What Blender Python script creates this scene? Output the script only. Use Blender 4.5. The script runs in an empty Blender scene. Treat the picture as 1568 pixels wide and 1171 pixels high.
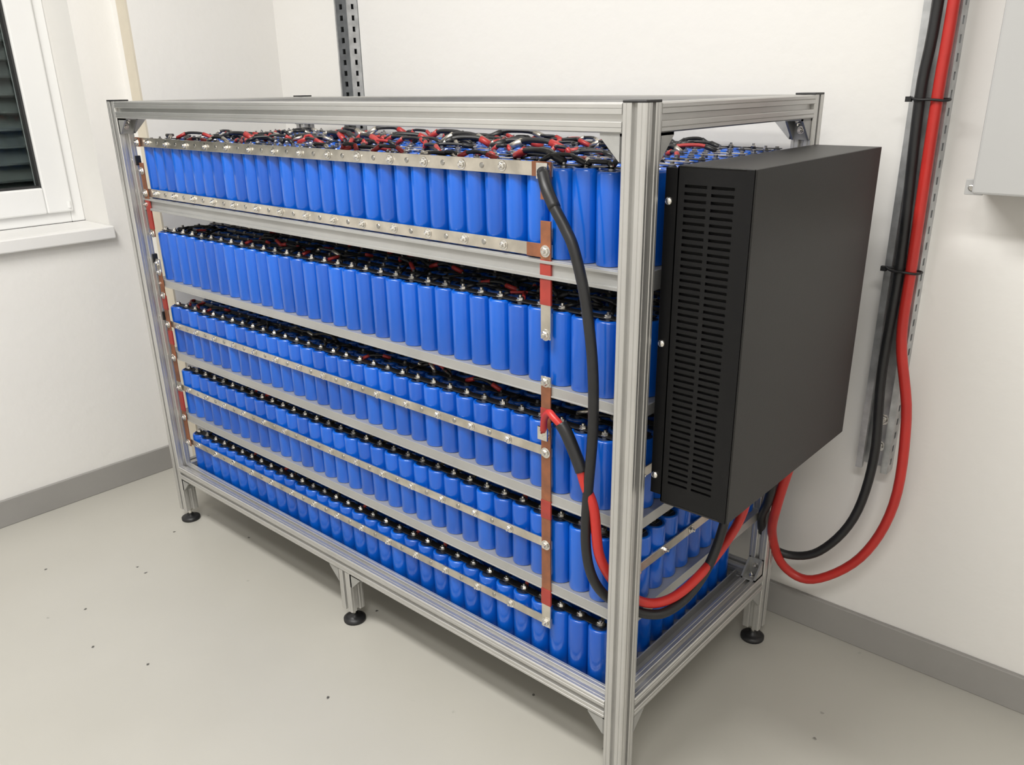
import bpy, math, random
from mathutils import Vector, Matrix
random.seed(7)
SC=bpy.context.scene
COL=SC.collection
SC.view_settings.view_transform='Standard'
SC.view_settings.look='None'

# ------------------------------------------------------------ materials
def new_mat(name):
    m=bpy.data.materials.new(name); m.use_nodes=True
    return m,m.node_tree,m.node_tree.nodes['Principled BSDF']
def mat(name,col,rough=0.5,metal=0.0,var=0.0,vscale=30,bump=0.0,bscale=200,coat=0.0,stretch=None,col2=None,spec=None):
    m,nt,b=new_mat(name)
    b.inputs['Base Color'].default_value=(*col,1); b.inputs['Roughness'].default_value=rough
    b.inputs['Metallic'].default_value=metal
    b.inputs['Coat Weight'].default_value=coat
    b.inputs['Coat Roughness'].default_value=0.15
    if spec is not None: b.inputs['Specular IOR Level'].default_value=spec
    tc=nt.nodes.new('ShaderNodeTexCoord'); mp=nt.nodes.new('ShaderNodeMapping')
    nt.links.new(tc.outputs['Object'],mp.inputs['Vector'])
    if stretch: mp.inputs['Scale'].default_value=stretch
    if var>0 or col2:
        n=nt.nodes.new('ShaderNodeTexNoise'); n.inputs['Scale'].default_value=vscale; n.inputs['Detail'].default_value=4
        nt.links.new(mp.outputs[0],n.inputs['Vector'])
        r=nt.nodes.new('ShaderNodeValToRGB')
        c2=col2 if col2 else tuple(c*(1-var) for c in col)
        r.color_ramp.elements[0].color=(*c2,1); r.color_ramp.elements[1].color=(*(min(1,c*(1+(0 if col2 else var))) for c in col),1)
        r.color_ramp.elements[0].position=0.35; r.color_ramp.elements[1].position=0.65
        nt.links.new(n.outputs['Fac'],r.inputs['Fac']); nt.links.new(r.outputs['Color'],b.inputs['Base Color'])
    if bump>0:
        n=nt.nodes.new('ShaderNodeTexNoise'); n.inputs['Scale'].default_value=bscale; n.inputs['Detail'].default_value=3
        nt.links.new(mp.outputs[0],n.inputs['Vector'])
        bp=nt.nodes.new('ShaderNodeBump'); bp.inputs['Strength'].default_value=bump; bp.inputs['Distance'].default_value=0.002
        nt.links.new(n.outputs['Fac'],bp.inputs['Height']); nt.links.new(bp.outputs['Normal'],b.inputs['Normal'])
    return m
M={}
M['wall']=mat('plaster_white',(0.80,0.785,0.755),0.85,var=0.012,vscale=2.0,bump=0.4,bscale=45)
M['beige']=mat('beige_strip',(0.66,0.60,0.49),0.7,var=0.02)  # beige tone for the narrow strip on the wall step
M['ceil']=mat('ceiling_white',(0.82,0.81,0.79),0.9,var=0.01,vscale=2)
M['base']=mat('baseboard_grey',(0.30,0.29,0.275),0.5,var=0.03,vscale=6,bump=0.1)
M['alu']=mat('anodised_aluminium',(0.58,0.575,0.56),0.36,0.75,var=0.04,vscale=8)
M['alu_shelf']=mat('aluminium_shelf',(0.44,0.44,0.43),0.45,0.5,var=0.05,vscale=8)
M['cast']=mat('cast_bracket',(0.45,0.45,0.44),0.5,0.7,var=0.06,vscale=40,bump=0.1)
M['steel']=mat('nickel_busbar',(0.62,0.58,0.51),0.3,0.9,var=0.16,vscale=25,bump=0.12,bscale=90)
M['bolt']=mat('bolt_steel',(0.74,0.72,0.68),0.22,1.0,var=0.08,vscale=80)
M['boltd']=mat('terminal_steel',(0.42,0.41,0.39),0.3,1.0,var=0.15,vscale=80)
M['copper']=mat('tarnished_copper',(0.42,0.165,0.085),0.42,0.65,col2=(0.28,0.125,0.075),vscale=40,bump=0.1,bscale=80)
M['redtape']=mat('red_heatshrink',(0.33,0.035,0.025),0.45,var=0.12,vscale=40,coat=0.2)
M['black']=mat('black_plastic',(0.012,0.012,0.013),0.45,var=0.1)
M['rubber']=mat('black_rubber_cable',(0.012,0.012,0.013),0.42,var=0.15,vscale=30,bump=0.05,bscale=150)
M['redcable']=mat('red_rubber_cable',(0.49,0.026,0.02),0.38,var=0.06,vscale=20,bump=0.05,bscale=150)
M['redwire']=mat('red_wire',(0.38,0.03,0.028),0.4,var=0.1)
M['invert']=mat('inverter_side_powdercoat',(0.0115,0.011,0.0105),0.42,var=0.05,vscale=4,bump=0.08,bscale=500,spec=0.32)
M['invfront']=mat('inverter_front_black',(0.0045,0.0045,0.005),0.4,var=0.05,vscale=5,bump=0.05,bscale=400,spec=0.25)
M['shadeblack']=mat('painted_shade_black',(0.002,0.002,0.002),0.8,var=0.1)  # near-black colour standing in for shade in unlit depths
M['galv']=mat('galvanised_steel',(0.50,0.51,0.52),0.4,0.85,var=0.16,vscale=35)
M['galvshade']=mat('galvanised_shaded',(0.16,0.17,0.18),0.5,0.6,var=0.2,vscale=30)  # same galvanised steel with the channel's shade put into the colour
M['encl']=mat('enclosure_grey',(0.49,0.49,0.485),0.45,var=0.02,vscale=4)
M['pvc']=mat('window_pvc_white',(0.80,0.80,0.79),0.3,var=0.01,vscale=4,coat=0.2)
M['sill']=mat('sill_white',(0.78,0.77,0.75),0.4,var=0.02,vscale=5)
M['gasket']=mat('window_gasket',(0.03,0.03,0.03),0.6,var=0.1)
M['slat']=mat('shutter_slat',(0.16,0.18,0.17),0.5,var=0.12,vscale=10)
M['ins']=mat('cell_top_insulator',(0.015,0.03,0.08),0.5,var=0.2,vscale=60)
m,nt,b=new_mat('window_glass'); b.inputs['Base Color'].default_value=(0.75,0.8,0.8,1); b.inputs['Roughness'].default_value=0.02
b.inputs['Transmission Weight'].default_value=1.0; b.inputs['IOR'].default_value=1.3; M['glass']=m
m,nt,b=new_mat('lamp_diffuser'); b.inputs['Base Color'].default_value=(0.9,0.9,0.9,1)
b.inputs['Emission Color'].default_value=(1,0.98,0.95,1); b.inputs['Emission Strength'].default_value=3.0; M['lamp']=m
m,nt,b=new_mat('blue_shrink_wrap')
at=nt.nodes.new('ShaderNodeAttribute'); at.attribute_name='tint'
r=nt.nodes.new('ShaderNodeValToRGB'); r.color_ramp.elements[0].color=(0.0003,0.078,0.45,1); r.color_ramp.elements[1].color=(0.0008,0.115,0.60,1)
nt.links.new(at.outputs['Fac'],r.inputs['Fac']); nt.links.new(r.outputs['Color'],b.inputs['Base Color'])
b.inputs['Roughness'].default_value=0.28; b.inputs['Coat Weight'].default_value=0.5; b.inputs['Coat Roughness'].default_value=0.10
tc=nt.nodes.new('ShaderNodeTexCoord'); n=nt.nodes.new('ShaderNodeTexNoise'); n.inputs['Scale'].default_value=60
nt.links.new(tc.outputs['Object'],n.inputs['Vector']); bp=nt.nodes.new('ShaderNodeBump'); bp.inputs['Strength'].default_value=0.15; bp.inputs['Distance'].default_value=0.002
nt.links.new(n.outputs['Fac'],bp.inputs['Height']); nt.links.new(bp.outputs['Normal'],b.inputs['Normal']); M['blue']=m
# floor
m,nt,b=new_mat('epoxy_floor'); b.inputs['Roughness'].default_value=0.40
tc=nt.nodes.new('ShaderNodeTexCoord')
n1=nt.nodes.new('ShaderNodeTexNoise'); n1.inputs['Scale'].default_value=1.6; n1.inputs['Detail'].default_value=6
r1=nt.nodes.new('ShaderNodeValToRGB'); r1.color_ramp.elements[0].position=0.3; r1.color_ramp.elements[1].position=0.7
r1.color_ramp.elements[0].color=(0.43,0.415,0.37,1); r1.color_ramp.elements[1].color=(0.475,0.46,0.415,1)
nt.links.new(tc.outputs['Object'],n1.inputs['Vector']); nt.links.new(n1.outputs['Fac'],r1.inputs['Fac'])
n2=nt.nodes.new('ShaderNodeTexVoronoi'); n2.voronoi_dimensions='2D'; n2.inputs['Scale'].default_value=7; nt.links.new(tc.outputs['Object'],n2.inputs['Vector'])
r2=nt.nodes.new('ShaderNodeValToRGB'); r2.color_ramp.elements[0].position=0.018; r2.color_ramp.elements[1].position=0.032
r2.color_ramp.elements[0].color=(0.15,0.15,0.15,1); r2.color_ramp.elements[1].color=(1,1,1,1)
nd=nt.nodes.new('ShaderNodeTexNoise'); nd.inputs['Scale'].default_value=180; nt.links.new(tc.outputs['Object'],nd.inputs['Vector'])
ma=nt.nodes.new('ShaderNodeMath'); ma.operation='MULTIPLY_ADD'; ma.inputs[1].default_value=0.06; ma.inputs[2].default_value=-0.03
nt.links.new(nd.outputs['Fac'],ma.inputs[0]); mb_=nt.nodes.new('ShaderNodeMath'); mb_.operation='ADD'
nt.links.new(n2.outputs['Distance'],mb_.inputs[0]); nt.links.new(ma.outputs[0],mb_.inputs[1]); nt.links.new(mb_.outputs[0],r2.inputs['Fac'])
n3=nt.nodes.new('ShaderNodeTexNoise'); n3.inputs['Scale'].default_value=6; nt.links.new(tc.outputs['Object'],n3.inputs['Vector'])
r3=nt.nodes.new('ShaderNodeValToRGB'); r3.color_ramp.elements[0].position=0.54; r3.color_ramp.elements[1].position=0.60
nt.links.new(n3.outputs['Fac'],r3.inputs['Fac'])
mx=nt.nodes.new('ShaderNodeMix'); mx.data_type='RGBA'; mx.blend_type='MULTIPLY'
nt.links.new(r3.outputs['Color'],mx.inputs[0]); nt.links.new(r1.outputs['Color'],mx.inputs[6]); nt.links.new(r2.outputs['Color'],mx.inputs[7])
nt.links.new(mx.outputs[2],b.inputs['Base Color'])
bp=nt.nodes.new('ShaderNodeBump'); bp.inputs['Strength'].default_value=0.08; bp.inputs['Distance'].default_value=0.003
n4=nt.nodes.new('ShaderNodeTexNoise'); n4.inputs['Scale'].default_value=35; nt.links.new(tc.outputs['Object'],n4.inputs['Vector'])
nt.links.new(n4.outputs['Fac'],bp.inputs['Height']); nt.links.new(bp.outputs['Normal'],b.inputs['Normal']); M['floor']=m

# ------------------------------------------------------------ mesh builder
class MB:
    def __init__(s): s.v=[];s.f=[];s.m=[];s.sm=[];s.mats=[];s.t=[]
    def mi(s,k):
        if k not in s.mats: s.mats.append(k)
        return s.mats.index(k)
    def add(s,vs,fs,k,smooth=False,t=0.5):
        o=len(s.v); s.v.extend(vs); i=s.mi(k)
        for f in fs:
            s.f.append(tuple(o+a for a in f)); s.m.append(i); s.sm.append(smooth); s.t.append(t)
    def box(s,a,b,k):
        x0,y0,z0=a;x1,y1,z1=b
        s.add([(x0,y0,z0),(x1,y0,z0),(x1,y1,z0),(x0,y1,z0),(x0,y0,z1),(x1,y0,z1),(x1,y1,z1),(x0,y1,z1)],
              [(0,3,2,1),(4,5,6,7),(0,1,5,4),(1,2,6,5),(2,3,7,6),(3,0,4,7)],k)
    def prism(s,poly,vec,k):
        n=len(poly); vec=Vector(vec); P=[Vector(p) for p in poly]
        vs=[tuple(p) for p in P]+[tuple(p+vec) for p in P]
        nrm=Vector((0,0,0))
        for i in range(n): nrm+=(P[i]-P[0]).cross(P[(i+1)%n]-P[0])
        fs=[tuple(range(n)),tuple(reversed(range(n,2*n)))]+[(i,i+n,(i+1)%n+n,(i+1)%n) for i in range(n)]
        if nrm.dot(vec)>0: fs=[tuple(reversed(f)) for f in fs]
        s.add(vs,fs,k)
    def rev(s,prof,c,ax,k,seg=12,smooth=True,caps=True):
        ax=Vector(ax).normalized(); u=ax.orthogonal().normalized(); w=ax.cross(u); c=Vector(c)
        vs=[];fs=[]
        for r,h in prof:
            for i in range(seg):
                a=2*math.pi*i/seg; vs.append(tuple(c+ax*h+(u*math.cos(a)+w*math.sin(a))*r))
        for j in range(len(prof)-1):
            for i in range(seg):
                fs.append((j*seg+i,j*seg+(i+1)%seg,(j+1)*seg+(i+1)%seg,(j+1)*seg+i))
        if caps:
            fs.append(tuple(reversed(range(seg)))); fs.append(tuple(range((len(prof)-1)*seg,len(prof)*seg)))
        s.add(vs,fs,k,smooth)
    def cyl(s,c,ax,r,h,k,seg=12): s.rev([(r,0),(r,h)],c,ax,k,seg,False)
    def bolt(s,c,ax,r=0.006,k='bolt'):
        s.rev([(r*1.3,0),(r*1.3,0.0012)],c,ax,k,14,False)
        s.rev([(r*.92,0.0012),(r*.92,0.004),(r*.75,0.0052)],c,ax,k,6,False)
        s.rev([(r*.45,0.005),(r*.45,0.0088)],c,ax,k,8,False)
    def tube(s,pts,r,k,seg=10,sub=6):
        P=[Vector(p) for p in pts]; Q=[P[0]*2-P[1]]+P+[P[-1]*2-P[-2]]; path=[]
        for i in range(1,len(Q)-2):
            p0,p1,p2,p3=Q[i-1:i+3]
            for j in range(sub):
                t=j/sub
                path.append(0.5*((2*p1)+(p2-p0)*t+(2*p0-5*p1+4*p2-p3)*t*t+(3*p1-p0-3*p2+p3)*t**3))
        path.append(P[-1])
        d=(path[1]-path[0]).normalized(); u=d.orthogonal().normalized(); vs=[];fs=[]
        for i,p in enumerate(path):
            d=(path[min(i+1,len(path)-1)]-path[max(i-1,0)]).normalized()
            u=(u-d*u.dot(d)).normalized(); w=d.cross(u)
            for a in range(seg):
                an=2*math.pi*a/seg; vs.append(tuple(p+(u*math.cos(an)+w*math.sin(an))*r))
        for j in range(len(path)-1):
            for i in range(seg): fs.append((j*seg+i,j*seg+(i+1)%seg,(j+1)*seg+(i+1)%seg,(j+1)*seg+i))
        fs.append(tuple(reversed(range(seg)))); fs.append(tuple(range((len(path)-1)*seg,len(path)*seg)))
        s.add(vs,fs,k,True)
    def obj(s,name,parent=None,bevel=0):
        me=bpy.data.meshes.new(name); me.from_pydata(s.v,[],s.f)
        for k in s.mats: me.materials.append(M[k])
        me.polygons.foreach_set('material_index',s.m); me.polygons.foreach_set('use_smooth',s.sm)
        at=me.attributes.new('tint','FLOAT','FACE'); at.data.foreach_set('value',s.t)
        me.update(); o=bpy.data.objects.new(name,me); COL.objects.link(o)
        if parent: o.parent=parent
        if bevel:
            bm=o.modifiers.new('bevel','BEVEL'); bm.width=bevel; bm.segments=2; bm.limit_method='ANGLE'; bm.angle_limit=math.radians(50)
        return o
def empty(name):
    o=bpy.data.objects.new(name,None); COL.objects.link(o); return o

H=1.2;L=1.61;D=0.60;S=0.04
WX=-1.99;WY=0.714;RX=2.3;FY=-2.7;CZ=2.6
# ------------------------------------------------------------ room
b=MB(); b.box((WX-0.4,FY,-0.1),(RX,WY+0.2,0),'floor'); b.obj('floor')
b=MB(); b.box((WX-0.25,FY,CZ),(RX,WY+0.2,CZ+0.1),'ceil'); b.obj('ceiling')
b=MB(); b.box((WX-0.25,WY,0),(RX,WY+0.2,CZ),'wall'); b.obj('wall_back')
b=MB(); b.box((RX,FY,0),(RX+0.2,WY+0.2,CZ),'wall'); b.obj('wall_right')
b=MB(); b.box((WX-0.25,FY-0.2,0),(RX+0.2,FY,CZ),'wall'); b.obj('wall_front')
oy0,oy1,oz0,oz1=-1.25,0.110,0.80,2.15
TP=0.100
b=MB()
b.box((WX-0.25,oy1,0),(WX,WY,CZ),'wall'); b.box((WX-0.25,FY,0),(WX,oy0,CZ),'wall')
b.box((WX-0.25,oy0,0),(WX,oy1,oz0),'wall'); b.box((WX-0.25,oy0,oz1),(WX,oy1,CZ),'wall')
b.obj('wall_left')
b=MB(); b.box((WX,0.232,0.0),(WX+TP,WY,CZ),'wall'); b.box((WX+TP-.055,0.226,0.0),(WX+TP,0.232,CZ),'beige'); b.obj('trim_1')
b=MB(); b.box((WX+TP,WY-0.012,0),(RX,WY,0.083),'base'); b.obj('baseboard_back',bevel=0.002)
b=MB(); b.box((WX,FY,0),(WX+0.012,0.225,0.083),'base'); b.box((WX+TP,0.225,0),(WX+TP+.012,WY-.012,0.083),'base'); b.obj('baseboard_left',bevel=0.002)
# window
w=empty('window_1')
px=WX-0.17
def frame(b,x0,x1,y0,y1,z0,z1,t,k):
    b.box((x0,y0,z0),(x1,y0+t,z1),k); b.box((x0,y1-t,z0),(x1,y1,z1),k)
    b.box((x0,y0+t,z0),(x1,y1-t,z0+t),k); b.box((x0,y0+t,z1-t),(x1,y1-t,z1),k)
b=MB(); frame(b,px-0.06,px,oy0,oy1,0.84,oz1,0.040,'pvc'); b.obj('outer_frame',w,0.003)
b=MB(); frame(b,px-0.05,px+0.014,oy0+.034,oy1-.034,0.874,oz1-.034,0.078,'pvc')
b.obj('sash_frame',w,0.005)
b=MB(); frame(b,px-0.02,px+0.006,oy0+.112,oy1-.112,0.952,oz1-.112,0.006,'gasket'); b.obj('gasket',w)
b=MB(); b.box((px-0.02,oy0+.11,0.95),(px-0.017,oy1-.11,oz1-.11),'glass'); b.obj('glass_pane',w)
b=MB(); b.box((px,oy0,0.802),(WX,oy1,0.84),'sill'); b.box((WX,oy0-.02,0.802),(WX+0.025,oy1+0.004,0.84),'sill'); b.obj('window_sill',w,0.004)
b=MB(); b.cyl((px+0.012,oy1-0.045,0.885),(0,0,1),0.006,0.02,'pvc'); b.obj('hinge',w)
b=MB()
z=0.86
while z<oz1:
    b.prism([(px-0.13,oy0-.1,z),(px-0.09,oy0-.1,z+0.006),(px-0.09,oy0-.1,z+0.012),(px-0.13,oy0-.1,z+0.05)],(0,oy1-oy0+.05,0),'slat'); z+=0.05
b.box((px-0.13,oy1-0.085,0.85),(px-0.07,oy1-0.07,oz1),'slat')
b.box((px-0.16,oy0-.1,0.8),(px-0.14,oy1+.1,oz1+.1),'shadeblack')  # black sheet painting the darkness behind the slats
b.obj('roller_shutter',w)

# ------------------------------------------------------------ rack
rack=empty('aluminium_rack')
h=S/2;a=0.0045;c=0.002
def make_prof():
    d=0.0078
    side=[(-h+c,h),(-0.0135,h),(-0.0126,h-.0011),(-0.0117,h),(-a-.001,h),(-a,h-.001),(-a,h-d),(a,h-d),(a,h-.001),(a+.001,h),(0.0117,h),(0.0126,h-.0011),(0.0135,h),(h-c,h)]
    P=[]
    for k in range(4):
        for x,y in side:
            for _ in range(k): x,y=y,-x
            P.append((x,y))
    return P
PROF=make_prof()
def extr(b,p0,p1,k='alu'):
    p0=Vector(p0);p1=Vector(p1);ax=(p1-p0).normalized()
    if abs(ax.z)>.5:u=Vector((1,0,0))
    else: u=Vector((0,0,1))
    v=ax.cross(u)
    b.prism([tuple(p0+u*x+v*y) for x,y in PROF],p1-p0,k)
b=MB()
for x in (-L+h,-h):
    for y in (h,D-h): extr(b,(x,y,0.038),(x,y,H))
b.obj('posts',rack)
b=MB()
for z in (H-h,0.168):
    for y in (h,D-h): extr(b,(-L+S,y,z),(-S,y,z))
    for x in (-L+h,-h): extr(b,(x,S,z),(x,D-S,z))
MX=-0.798
for y in (h,D-h): extr(b,(MX,y,0.038),(MX,y,0.148))
extr(b,(MX,S,0.148-.02),(MX,D-S,0.148-.02))
b.obj('beams',rack)
b=MB()
for x in (-L+h,-h):
    for y in (h,D-h): b.box((x-h+.0005,y-h+.0005,H),(x+h-.0005,y+h-.0005,H+0.0035),'black')
b.obj('end_caps',rack,0.001)
b=MB()
def gusset(c,A,B,size=0.038,wd=0.034):
    c=Vector(c);A=Vector(A);B=Vector(B);C=A.cross(B).normalized()
    t=0.004;o=c-C*wd/2
    def P(a,bb): return tuple(o+A*a+B*bb)
    b.prism([P(0,0),P(size,0),P(size,t),P(0,t)],C*wd,'cast')
    b.prism([P(0,0),P(t,0),P(t,size),P(0,size)],C*wd,'cast')
    for off in (0,wd-t):
        q=C*off
        b.prism([tuple(Vector(x)+q) for x in (P(0,0),P(size,0),P(size,t*1.2),P(t*1.2,size),P(0,size))],C*t,'cast')
    b.bolt(c+A*size*.55+B*t,B,0.0055); b.bolt(c+B*size*.55+A*t,A,0.0055)
X=Vector((1,0,0));Y=Vector((0,1,0));Z=Vector((0,0,1))
for y in (h,D-h):
    gusset((-L+S,y,H-S),X,-Z); gusset((-S,y,H-S),-X,-Z)
    gusset((-L+S,y,.148),X,-Z); gusset((-S,y,.148),-X,-Z)
    gusset((MX-h,y,.148),-X,-Z); gusset((MX+h,y,.148),X,-Z)
for x in (-L+h,-h):
    gusset((x,S,H-S),Y,-Z); gusset((x,D-S,H-S),-Y,-Z)
    gusset((x,S,.148),Y,-Z); gusset((x,D-S,.148),-Y,-Z)
    gusset((x,D-S,.188),-Y,Z)
b.obj('corner_brackets',rack)
b=MB()
for x in (-L+h,MX,-h):
    for y in (h,D-h):
        b.rev([(0.026,0),(0.027,0.002),(0.027,0.008),(0.020,0.012),(0.009,0.015),(0.009,0.019)],(x,y,0),Z,'black',24)
        b.cyl((x,y,0.019),Z,0.005,0.03,'bolt',12); b.rev([(0.009,0),(0.009,0.006)],(x,y,0.03),Z,'bolt',6,False)
b.obj('levelling_feet',rack)
# shelves
SH=[0.960,0.743,0.538,0.351,0.157]; TH=[0.031,0.019,0.021,0.021,0.004]
b=MB()
YF=0.040
for i,(z,t) in enumerate(zip(SH,TH)):
    if i<4:
        b.box((-L+S,YF,z-t),(-S,YF+.004,z),'alu_shelf')
        b.box((-L+.024,YF+.001,z-0.003),(-0.024,D-0.045,z-.0003),'alu_shelf')
        if i==0:
            b.box((-L+S,YF-.006,z-.006),(-S,YF,z-.001),'alu_shelf'); b.box((-L+S,YF-.006,z-t),(-S,YF,z-t+.006),'alu_shelf')
        else:
            b.box((-L+S,YF-.002,z-t),(-S,YF,z-t+.003),'alu_shelf')
        b.box((-0.024,S,z-t),(-0.020,D-S,z),'alu_shelf')
        b.box((-L+0.020,S,z-t),(-L+0.024,D-S,z),'alu_shelf')
        b.box((-L+S,D-0.045,z-t),(-S,D-0.041,z),'alu_shelf')
        for x in (-L+S+.012,-S-.012): b.bolt((x,YF-.006 if i==0 else YF-.001,z-t/2),(0,-1,0),0.0045)
    else:
        b.box((-L+S,S,z-t),(-S,D-S,z),'alu_shelf')
        b.box((-0.068,S+.006,z),(-0.065,D-S,z+.022),'alu_shelf'); b.box((-0.068,S+.006,z+.0),(-0.045,D-S,z+.003),'alu_shelf')
b.obj('shelf_trays',rack,0.0006)

# ------------------------------------------------------------ battery pack
pack=empty('battery_pack')
NX,NY=33,11; PITCH=0.0465; X0=-0.0535; Y0=0.0685; RC=0.0223
XE=X0-(NX-1)*PITCH; YE=Y0+(NY-1)*PITCH
CH=[0.143,0.128,0.128,0.128,0.126]
def cell(b,x,y,z,hh,seg,t):
    R=RC
    lean=(random.uniform(-.0008,.0008),random.uniform(-.0006,.0006)); hz=random.uniform(-.0016,.0016)
    prof=[(R-.001,0),(R,0.003),(R,hh-.0045),(R-.0009,hh-.0015),(R-.003,hh),(0.0165,hh),(0.0155,hh-.0015),(0.006,hh-.0015),(0.006,hh+.003),(0.0035,hh+.0035),(0.0035,hh+.008)]
    km=['blue']*6+['ins','boltd','boltd','boltd']
    a0=random.random()*6
    vs=[]
    for r,q in prof:
        f=q/hh
        for i in range(seg):
            an=a0+2*math.pi*i/seg; vs.append((x+lean[0]*f+r*math.cos(an),y+lean[1]*f+r*math.sin(an),z+q+hz*f))
    o=len(b.v); b.v.extend(vs)
    for j in range(len(prof)-1):
        k=b.mi(km[j])
        for i in range(seg):
            b.f.append((o+j*seg+i,o+j*seg+(i+1)%seg,o+(j+1)*seg+(i+1)%seg,o+(j+1)*seg+i)); b.m.append(k); b.sm.append(j<5); b.t.append(t)
    b.f.append(tuple(range(o+(len(prof)-1)*seg,o+len(prof)*seg))); b.m.append(b.mi('boltd')); b.sm.append(False); b.t.append(t)
for ti,(z,hh) in enumerate(zip(SH,CH)):
    b=MB()
    for i in range(1 if ti==4 else 0,NX):
        for j in range(NY):
            outer=(j==0 or i<=1)
            cell(b,X0-i*PITCH+random.uniform(-.0003,.0003),Y0+j*PITCH+random.uniform(-.0008,.0008),z+.0005,hh,24 if outer else 10,random.random())
    b.obj('cell_tier_%d'%(ti+1),pack)
bars=[(1.101,0.022),(0.974,0.021),(0.618,0.0175),(0.431,0.0175),(0.2605,0.0175)]
BL=-1.555; xr=-0.194
b=MB()
for bi,(z,hh) in enumerate(bars):
    b.box((BL,0.0405,z-hh/2),(xr,0.0435,z+hh/2),'steel')
    x=xr-0.010; n=0
    while x>BL:
        b.bolt((x+random.uniform(-.001,.001),0.0405,z+random.uniform(-.001,.001)),(0,-1,0),0.0068)
        if x-0.0465>BL and n>0:
            b.rev([(0.005,0),(0.0045,0.0012),(.002,.0016)],(x-0.0465,0.0405,z),(0,-1,0),'boltd',12,False)
        x-=0.093;n+=1
b.box((-0.0305,0.055,0.422),(-0.0275,0.50,0.441),'steel')
b.box((-0.0305,0.055,0.609),(-0.0275,0.50,0.627),'steel')
for k in range(5):
    b.bolt((-0.0275,0.07+k*.093,0.431),(1,0,0)); b.bolt((-0.0275,0.07+k*.093,0.618),(1,0,0))
b.obj('nickel_busbars',pack,0.0006)
b=MB()
def strip(x,y,segs,wd=0.021):
    for z1,z0,k in segs:
        e=0.0008 if k=='redtape' else 0
        b.box((x-wd/2-e,y-0.003-e,z0),(x+wd/2+e,y+e,z1),k)
strip(-0.204,0.0395,[(1.113,1.055,'copper'),(1.022,0.960,'copper'),(0.960,0.885,'redtape'),(0.885,0.826,'steel'),
  (0.760,0.742,'steel'),(0.742,0.702,'copper'),(0.702,0.684,'redtape'),(0.684,0.523,'copper'),(0.523,0.486,'redtape'),(0.486,0.335,'copper'),(0.335,0.300,'redtape'),(0.300,0.250,'steel')])
b.box((-0.232,0.0366,1.090),(-0.194,0.0398,1.113),'copper'); b.box((-0.244,0.0366,0.963),(-0.194,0.0398,0.985),'copper')
for z in (1.101,0.974,0.834,0.751,0.657,0.618,0.431,0.2605): b.bolt((-0.204,0.0365,z),(0,-1,0),0.0078)
b.bolt((-0.198,0.0365,1.064),(0,-1,0),0.006)
strip(-1.552,0.0375,[(1.113,1.09,'copper'),(1.05,0.985,'copper'),(0.985,0.955,'copper'),(0.955,0.88,'redtape'),(0.88,0.86,'copper'),(0.80,0.765,'steel'),(0.765,0.70,'copper'),(0.70,0.66,'redtape'),(0.66,0.60,'copper'),
  (0.60,0.56,'redtape'),(0.56,0.45,'copper'),(0.45,0.42,'steel'),(0.42,0.36,'redtape'),(0.36,0.25,'copper')],0.020)
for z in (1.101,1.03,0.974,0.868,0.79,0.765,0.70,0.618,0.52,0.431,0.34,0.2605): b.bolt((-1.552,0.0345,z),(0,-1,0),0.0078)
b.obj('copper_link_straps',pack,0.0005)
b=MB()
for z in (1.055,0.80,0.64):
    b.box((-1.585,0.030,z-.012),(-1.566,0.044,z+.012),'black'); b.rev([(0.005,0),(0.005,0.006)],(-1.576,0.030,z),(0,-1,0),'bolt',10,False)
b.obj('insulator_blocks',pack,0.001)
lb=MB(); wr=MB()
def wire(x0,y0,x1,y1,z,up,k,rad=0.0034,endk=None):
    mx_,my_=(x0+x1)/2,(y0+y1)/2
    j=lambda s:random.uniform(-s,s)
    pts=[(x0,y0,z),(x0+(x1-x0)*.25+j(.005),y0+(y1-y0)*.25+j(.005),z+up*.85),(mx_+j(.010),my_+j(.010),z+up),(x0+(x1-x0)*.77+j(.005),y0+(y1-y0)*.77+j(.005),z+up*.8),(x1,y1,z)]
    wr.tube(pts,rad,k,7,3)
    for q in (1,3):
        p=Vector(pts[0 if q==1 else 4]);pp=Vector(pts[q])
        wr.tube([p,(p+pp)/2,pp],rad*1.35,endk or random.choice(['redwire','rubber','steel']),7,1)
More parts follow.
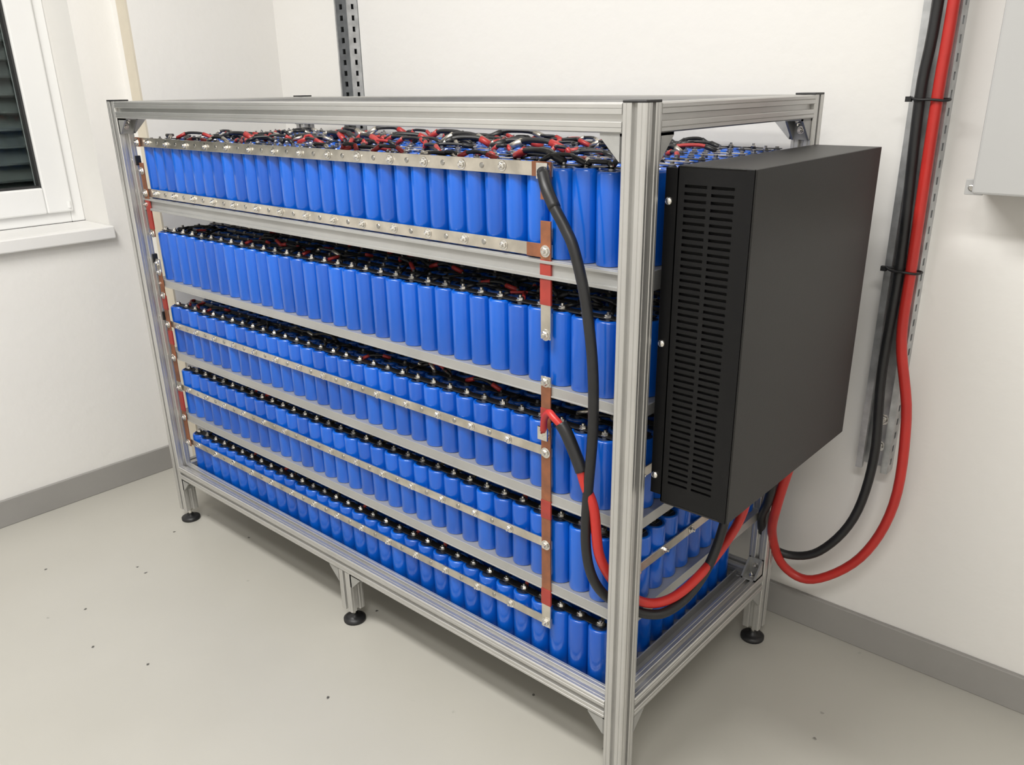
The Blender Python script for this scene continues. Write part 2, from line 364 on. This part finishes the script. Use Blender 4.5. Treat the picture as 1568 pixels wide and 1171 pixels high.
for ti,(z,hh) in enumerate(zip(SH,CH)):
    zt=z+hh
    for j in range(NY):
        y=Y0+j*PITCH
        if ti==0:
            for i in range(NX-1):
                if random.random()<0.5: lb.box((X0-(i+1)*PITCH-.008,y-.007,zt+.003),(X0-i*PITCH+.008,y+.007,zt+.0045),random.choice(['steel','black','black']))
        else:
            lb.box((XE-.01,y-.008,zt+.0025),(X0+.01-(PITCH if ti==4 else 0),y+.008,zt+.0045),'black')
    nw=120 if ti==0 else 75
    for _ in range(nw):
        i=random.randrange(1,NX-1); j=random.randrange(0 if ti==0 else 1,NY-1)
        di=random.choice([-2,-2,-1,1,2,2]); dj=random.choice([0,0,1])
        x0=X0-i*PITCH; y0=Y0+j*PITCH
        x1=max(XE,min(X0-PITCH,x0+di*PITCH)); y1=min(y0+dj*PITCH,YE)
        if x1==x0: y1=y0+PITCH
        red=random.random()<.08
        wire(x0,y0,x1,y1,zt+.006,random.uniform(.004,.013 if ti==0 else .014),'redwire' if red else 'rubber',endk='redwire' if random.random()<.38 else ('rubber' if random.random()<.7 else 'steel'))
    if ti==0:
        for _ in range(14):
            i=random.randrange(3,NX-5); j=random.randrange(0,NY-2)
            wire(X0-i*PITCH,Y0+j*PITCH,X0-(i-random.choice([-3,2,3]))*PITCH,Y0+(j+random.choice([0,1]))*PITCH,zt+.008,random.uniform(.012,.019),'rubber',0.0052)
    if ti>0:
        for i in range(1 if ti==4 else 0,NX):
            lb.bolt((X0-i*PITCH,Y0,zt+.0045),Z,0.0066,'bolt' if random.random()<.6 else 'boltd')
        # short leads hopping from the front row to the row behind
        for i in range(1,NX-1):
            if random.random()<.55:
                xa=X0-i*PITCH; xb=xa+random.choice([-1,0,1])*PITCH
                xb=min(xb,X0-PITCH)
                wire(xa,Y0+.008,xb+.001,Y0+PITCH*random.choice([1,1,2]),zt+.006,random.uniform(.003,.008),'redwire' if random.random()<.15 else 'rubber',0.0028,'redwire' if random.random()<.2 else 'rubber')
    else:
        for i in range(NX):
            for j in range(NY): 
                if random.random()<.55: lb.bolt((X0-i*PITCH,Y0+j*PITCH,zt+.003),Z,0.0055,random.choice(['bolt','boltd']))
lb.obj('cell_link_bars',pack); wr.obj('balance_wires',pack)

# ------------------------------------------------------------ cables on rack
b=MB()
b.tube([(-0.200,0.024,1.100),(-0.190,0.016,1.092),(-0.176,0.006,1.076),(-0.156,0.0,1.050),(-0.136,0.0,1.022),(-0.118,0.0,0.990),(-0.096,0.0,0.917),(-0.080,0.0,0.815),(-0.077,0.0,0.706),(-0.085,0.0,0.586),(-0.087,0.0,0.498),(-0.077,0.004,0.437),(-0.060,0.02,0.395),(-0.040,0.050,0.365),(-0.010,0.080,0.345),(0.015,0.11,0.345),(0.028,0.17,0.360),(0.035,0.225,0.405),(0.040,0.258,0.48),(0.045,0.27,0.574)],0.0088,'rubber',14)
b.tube([(-0.196,0.021,1.097),(-0.176,0.006,1.076),(-0.156,0.0,1.050)],0.0098,'black',14)
b.box((-0.214,0.026,1.088),(-0.192,0.029,1.112),'bolt')
b.cyl((-0.204,0.0365,1.101),(0,-1,0),0.0045,0.016,'bolt',8)
b.obj('black_battery_cable')
b=MB()
R1=[(-0.129,0.0,0.686),(-0.106,0.0,0.645),(-0.090,0.0,0.605),(-0.074,0.004,0.562),(-0.065,0.008,0.482),(-0.052,0.028,0.427),(-0.036,0.052,0.39),(-0.010,0.09,0.362),(0.015,0.13,0.365),(0.030,0.19,0.385),(0.038,0.27,0.42),(0.045,0.32,0.47),(0.05,0.34,0.574)]
b.tube(R1,0.0088,'redcable',14)
b.tube([(-0.202,0.028,0.664),(-0.190,0.016,0.694),(-0.172,0.006,0.712),(-0.156,0.0,0.708),(-0.142,0.0,0.698),(-0.124,0.0,0.677)],0.0062,'redcable',12)
b.tube([(-0.142,0.0,0.702),(-0.129,0.0,0.686),(-0.106,0.0,0.645),(-0.098,0.0,0.628)],0.0108,'rubber',14)
b.box((-0.214,0.026,0.646),(-0.193,0.029,0.670),'bolt'); b.cyl((-0.204,0.0365,0.657),(0,-1,0),0.0045,0.016,'bolt',8)
b.obj('red_battery_cable')
yc=0.654
b=MB()
b.tube([(0.158,yc,2.5),(0.157,yc,1.9),(0.156,yc,1.349),(0.150,yc,1.192),(0.160,yc,0.902),(0.157,yc,0.679),(0.167,yc,0.495),(0.148,yc-.01,0.351),(0.09,yc-.02,0.252),(0.025,yc-.03,0.222),(-0.020,0.60,0.250),(-0.01,0.54,0.34),(0.035,0.46,0.44),(0.06,0.43,0.574)],0.0095,'rubber',14)
bpc=b.obj('black_power_cable')
b=MB()
b.tube([(0.186,yc,2.5),(0.184,yc,1.9),(0.181,yc,1.347),(0.179,yc,1.192),(0.181,yc,0.904),(0.184,yc,0.751),(0.216,yc,0.596),(0.221,yc-.005,0.408),(0.174,yc-.01,0.264),(0.084,yc-.02,0.176),(0.020,0.62,0.192),(0.005,0.57,0.29),(0.045,0.48,0.42),(0.085,0.44,0.574)],0.0100,'redcable',14)
b.obj('red_power_cable')
b=MB()
for z in (1.19,0.885,1.6,2.1):
    b.tube([(0.134,0.652,z+.004),(0.15,0.641,z),(0.175,0.639,z),(0.194,0.648,z-.002),(0.197,0.664,z),(0.165,0.669,z),(0.136,0.668,z),(0.133,0.655,z+.003)],0.0022,'black',8)
    b.box((0.127,0.648,z-.004),(0.137,0.657,z+.005),'black')
b.obj('cable_ties',bpc)
# ------------------------------------------------------------ strut channels
def strut(name,x0,x1,y0,z0,z1,mode):
    b=MB(); t=0.0025
    b.box((x0,WY-t,z0),(x1,WY,z1),'galvshade' if mode else 'galv')
    b.box((x0,y0,z0),(x0+t,WY-t,z1),'galv')
    z=z0; P_=0.03
    xr=x1-t; ym=(y0+WY)/2
    b.box((xr,y0,z0),(x1,ym-.005,z1),'galv'); b.box((xr,ym+.005,z0),(x1,WY-t,z1),'galv')
    while z<z1:
        b.box((xr,ym-.005,z),(x1,ym+.005,min(z1,z+P_-.014)),'galv'); z+=P_
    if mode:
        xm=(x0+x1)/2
        b.box((x0+t,y0,z0),(xm-.007,y0+t,z1),'galvshade'); b.box((xm+.007,y0,z0),(xr,y0+t,z1),'galvshade')
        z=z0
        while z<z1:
            b.box((xm-.007,y0,z),(xm+.007,y0+t,min(z1,z+.016)),'galvshade'); z+=.03
        b.box((x0,y0-.0005,z0),(x0+.006,y0,z1),'galv')
        b.box((xm-.012,WY-.02,z0),(xm+.012,WY-.018,z1),'galv')
    else:
        b.box((x0+t,y0,z0),(x0+.013,y0+t,z1),'galv'); b.box((x1-.013,y0,z0),(xr,y0+t,z1),'galv')
        b.box((x0+.0105,y0+t,z0),(x0+.013,y0+.01,z1),'galv'); b.box((x1-.013,y0+t,z0),(x1-.0105,y0+.01,z1),'galv')
        for z in (0.50,0.56): b.bolt(((x0+x1)/2,WY-t,z),(0,-1,0),0.009)
    return b.obj(name)
strut('strut_channel',-1.520,-1.462,0.673,0.10,CZ,True)
strut('strut_channel',0.126,0.190,0.676,0.455,CZ,False)
# ------------------------------------------------------------ inverter
inv=empty('power_inverter')
w_,y0,y1,z0,z1=0.1407,0.0505,0.519,0.5914,1.1173
b=MB()
b.box((0.024,y0+0.012,z0+.002),(w_-.003,y1,z1-.002),'invert')
b.box((w_-.003,y0,z0),(w_,y1,z1),'invert')
b.box((0.024,y0,z1-.002),(w_-.003,y1,z1),'invert'); b.box((0.024,y0,z0),(w_-.003,y1,z0+.002),'invert')
b.obj('cover',inv,0.0012)
b=MB()
fx0,fx1=0.022,0.126
b.box((w_-.0145,y0-.001,z0+.001),(w_-.003,y0+.012,z1-.001),'invfront')
yf=y0+.0015; yb=y0+.0045
vz0,vz1=0.622,1.092
sx=[(fx0,0.034),(0.0685,0.0755),(0.110,fx1)]
for p,q in sx: b.box((p,yf,z0+.002),(q,yb,z1-.002),'invfront')
for p,q in ((0.034,0.0685),(0.0755,0.110)):
    b.box((p,yf,z0+.002),(q,yb,vz0),'invfront'); b.box((p,yf,vz1),(q,yb,z1-.002),'invfront')
    n=46; st=(vz1-vz0)/n
    for i in range(n): b.box((p,yf,vz0+i*st),(q,yb,vz0+i*st+st*.58),'invfront')
b.box((fx0,yb+.004,z0+.002),(fx1,yb+.005,z1-.002),'shadeblack')  # black backing sheet, paints the shade inside the vent slots
b.box((fx0,yf,z0+.001),(fx0+.002,y0+.014,z1-.001),'invfront')
b.obj('vent_panel',inv)
b=MB()
b.box((0.0,y0+.006,z0+.01),(fx0,y0+.009,z1-.004),'invfront'); b.box((0.0,y1-.02,z0+.01),(0.024,y1-.017,z1-.01),'invfront')
b.box((0.0,y0+.009,z0+.01),(0.003,y0+.03,z1-.004),'invfront')
b.obj('mounting_flange',inv,0.0006)
b=MB()
for z in (1.067,0.855,0.634): 
    b.rev([(0.0065,0),(0.0062,.002),(0.004,.0045),(0.001,.005)],(0.0075,y0+.006,z),(0,-1,0),'bolt',14)
b.obj('screws',inv)
b=MB()
for (x,y,r) in ((.045,.27,.014),(.05,.34,.014),(.06,.43,.013),(.088,.44,.013)):
    b.rev([(r,0),(r,-.012),(r*.8,-.018)],(x,y,z0),Z,'black',14,False)
b.obj('cable_glands',inv)
# ------------------------------------------------------------ wall enclosure
e=empty('electrical_enclosure')
b=MB(); b.box((0.278,0.60,1.045),(0.62,WY-.001,1.62),'encl'); b.obj('body',e,0.006)
b=MB(); b.box((0.274,0.588,1.041),(0.624,0.60,1.624),'encl'); b.obj('door',e,0.004)
b=MB(); b.box((0.256,0.62,1.036),(0.285,.626,1.062),'encl'); b.rev([(0.005,0),(0.005,.003)],(0.266,.62,1.048),(0,-1,0),'bolt',8,False)
b.box((0.262,.626,1.038),(0.285,WY-.001,1.060),'encl')
b.obj('mounting_lugs',e,0.001)

# ------------------------------------------------------------ lights
def panel(name,x,y,sx_,sy_,power):
    b=MB(); b.box((x-sx_/2-.02,y-sy_/2-.02,CZ-.03),(x+sx_/2+.02,y+sy_/2+.02,CZ),'pvc')
    b.box((x-sx_/2,y-sy_/2,CZ-.034),(x+sx_/2,y+sy_/2,CZ-.03),'lamp'); b.obj(name)
    l=bpy.data.lights.new('panel_light','AREA'); l.shape='RECTANGLE'; l.size=sx_; l.size_y=sy_; l.energy=power; l.color=(1.0,0.985,0.955)
    o=bpy.data.objects.new('panel_light',l); COL.objects.link(o); o.location=(x,y,CZ-.05)
panel('ceiling_light',-0.7,-0.9,1.2,0.3,50)
panel('ceiling_light',0.9,-1.5,1.2,0.3,33)
wd=bpy.data.worlds.new('world'); SC.world=wd; wd.use_nodes=True
bg=wd.node_tree.nodes['Background']; bg.inputs[0].default_value=(0.35,0.42,0.5,1); bg.inputs[1].default_value=0.3
# ------------------------------------------------------------ camera
yaw,pitch,roll=-0.7226,-0.3673,-0.0156
f=Vector((math.sin(yaw)*math.cos(pitch),math.cos(yaw)*math.cos(pitch),math.sin(pitch)))
r=Vector((math.cos(yaw),-math.sin(yaw),0)); u=r.cross(f)
r2=r*math.cos(roll)+u*math.sin(roll); u2=-r*math.sin(roll)+u*math.cos(roll)
cam=bpy.data.cameras.new('camera'); cam.sensor_width=36; cam.lens=1258.37/1568*36
cam.shift_x=-5.7/1568; cam.shift_y=27.78/1568; cam.clip_start=0.02
co=bpy.data.objects.new('camera',cam); COL.objects.link(co)
mt=Matrix(((r2.x,u2.x,-f.x,0.6308),(r2.y,u2.y,-f.y,-0.9883),(r2.z,u2.z,-f.z,1.2256),(0,0,0,1)))
co.matrix_world=mt
SC.camera=co
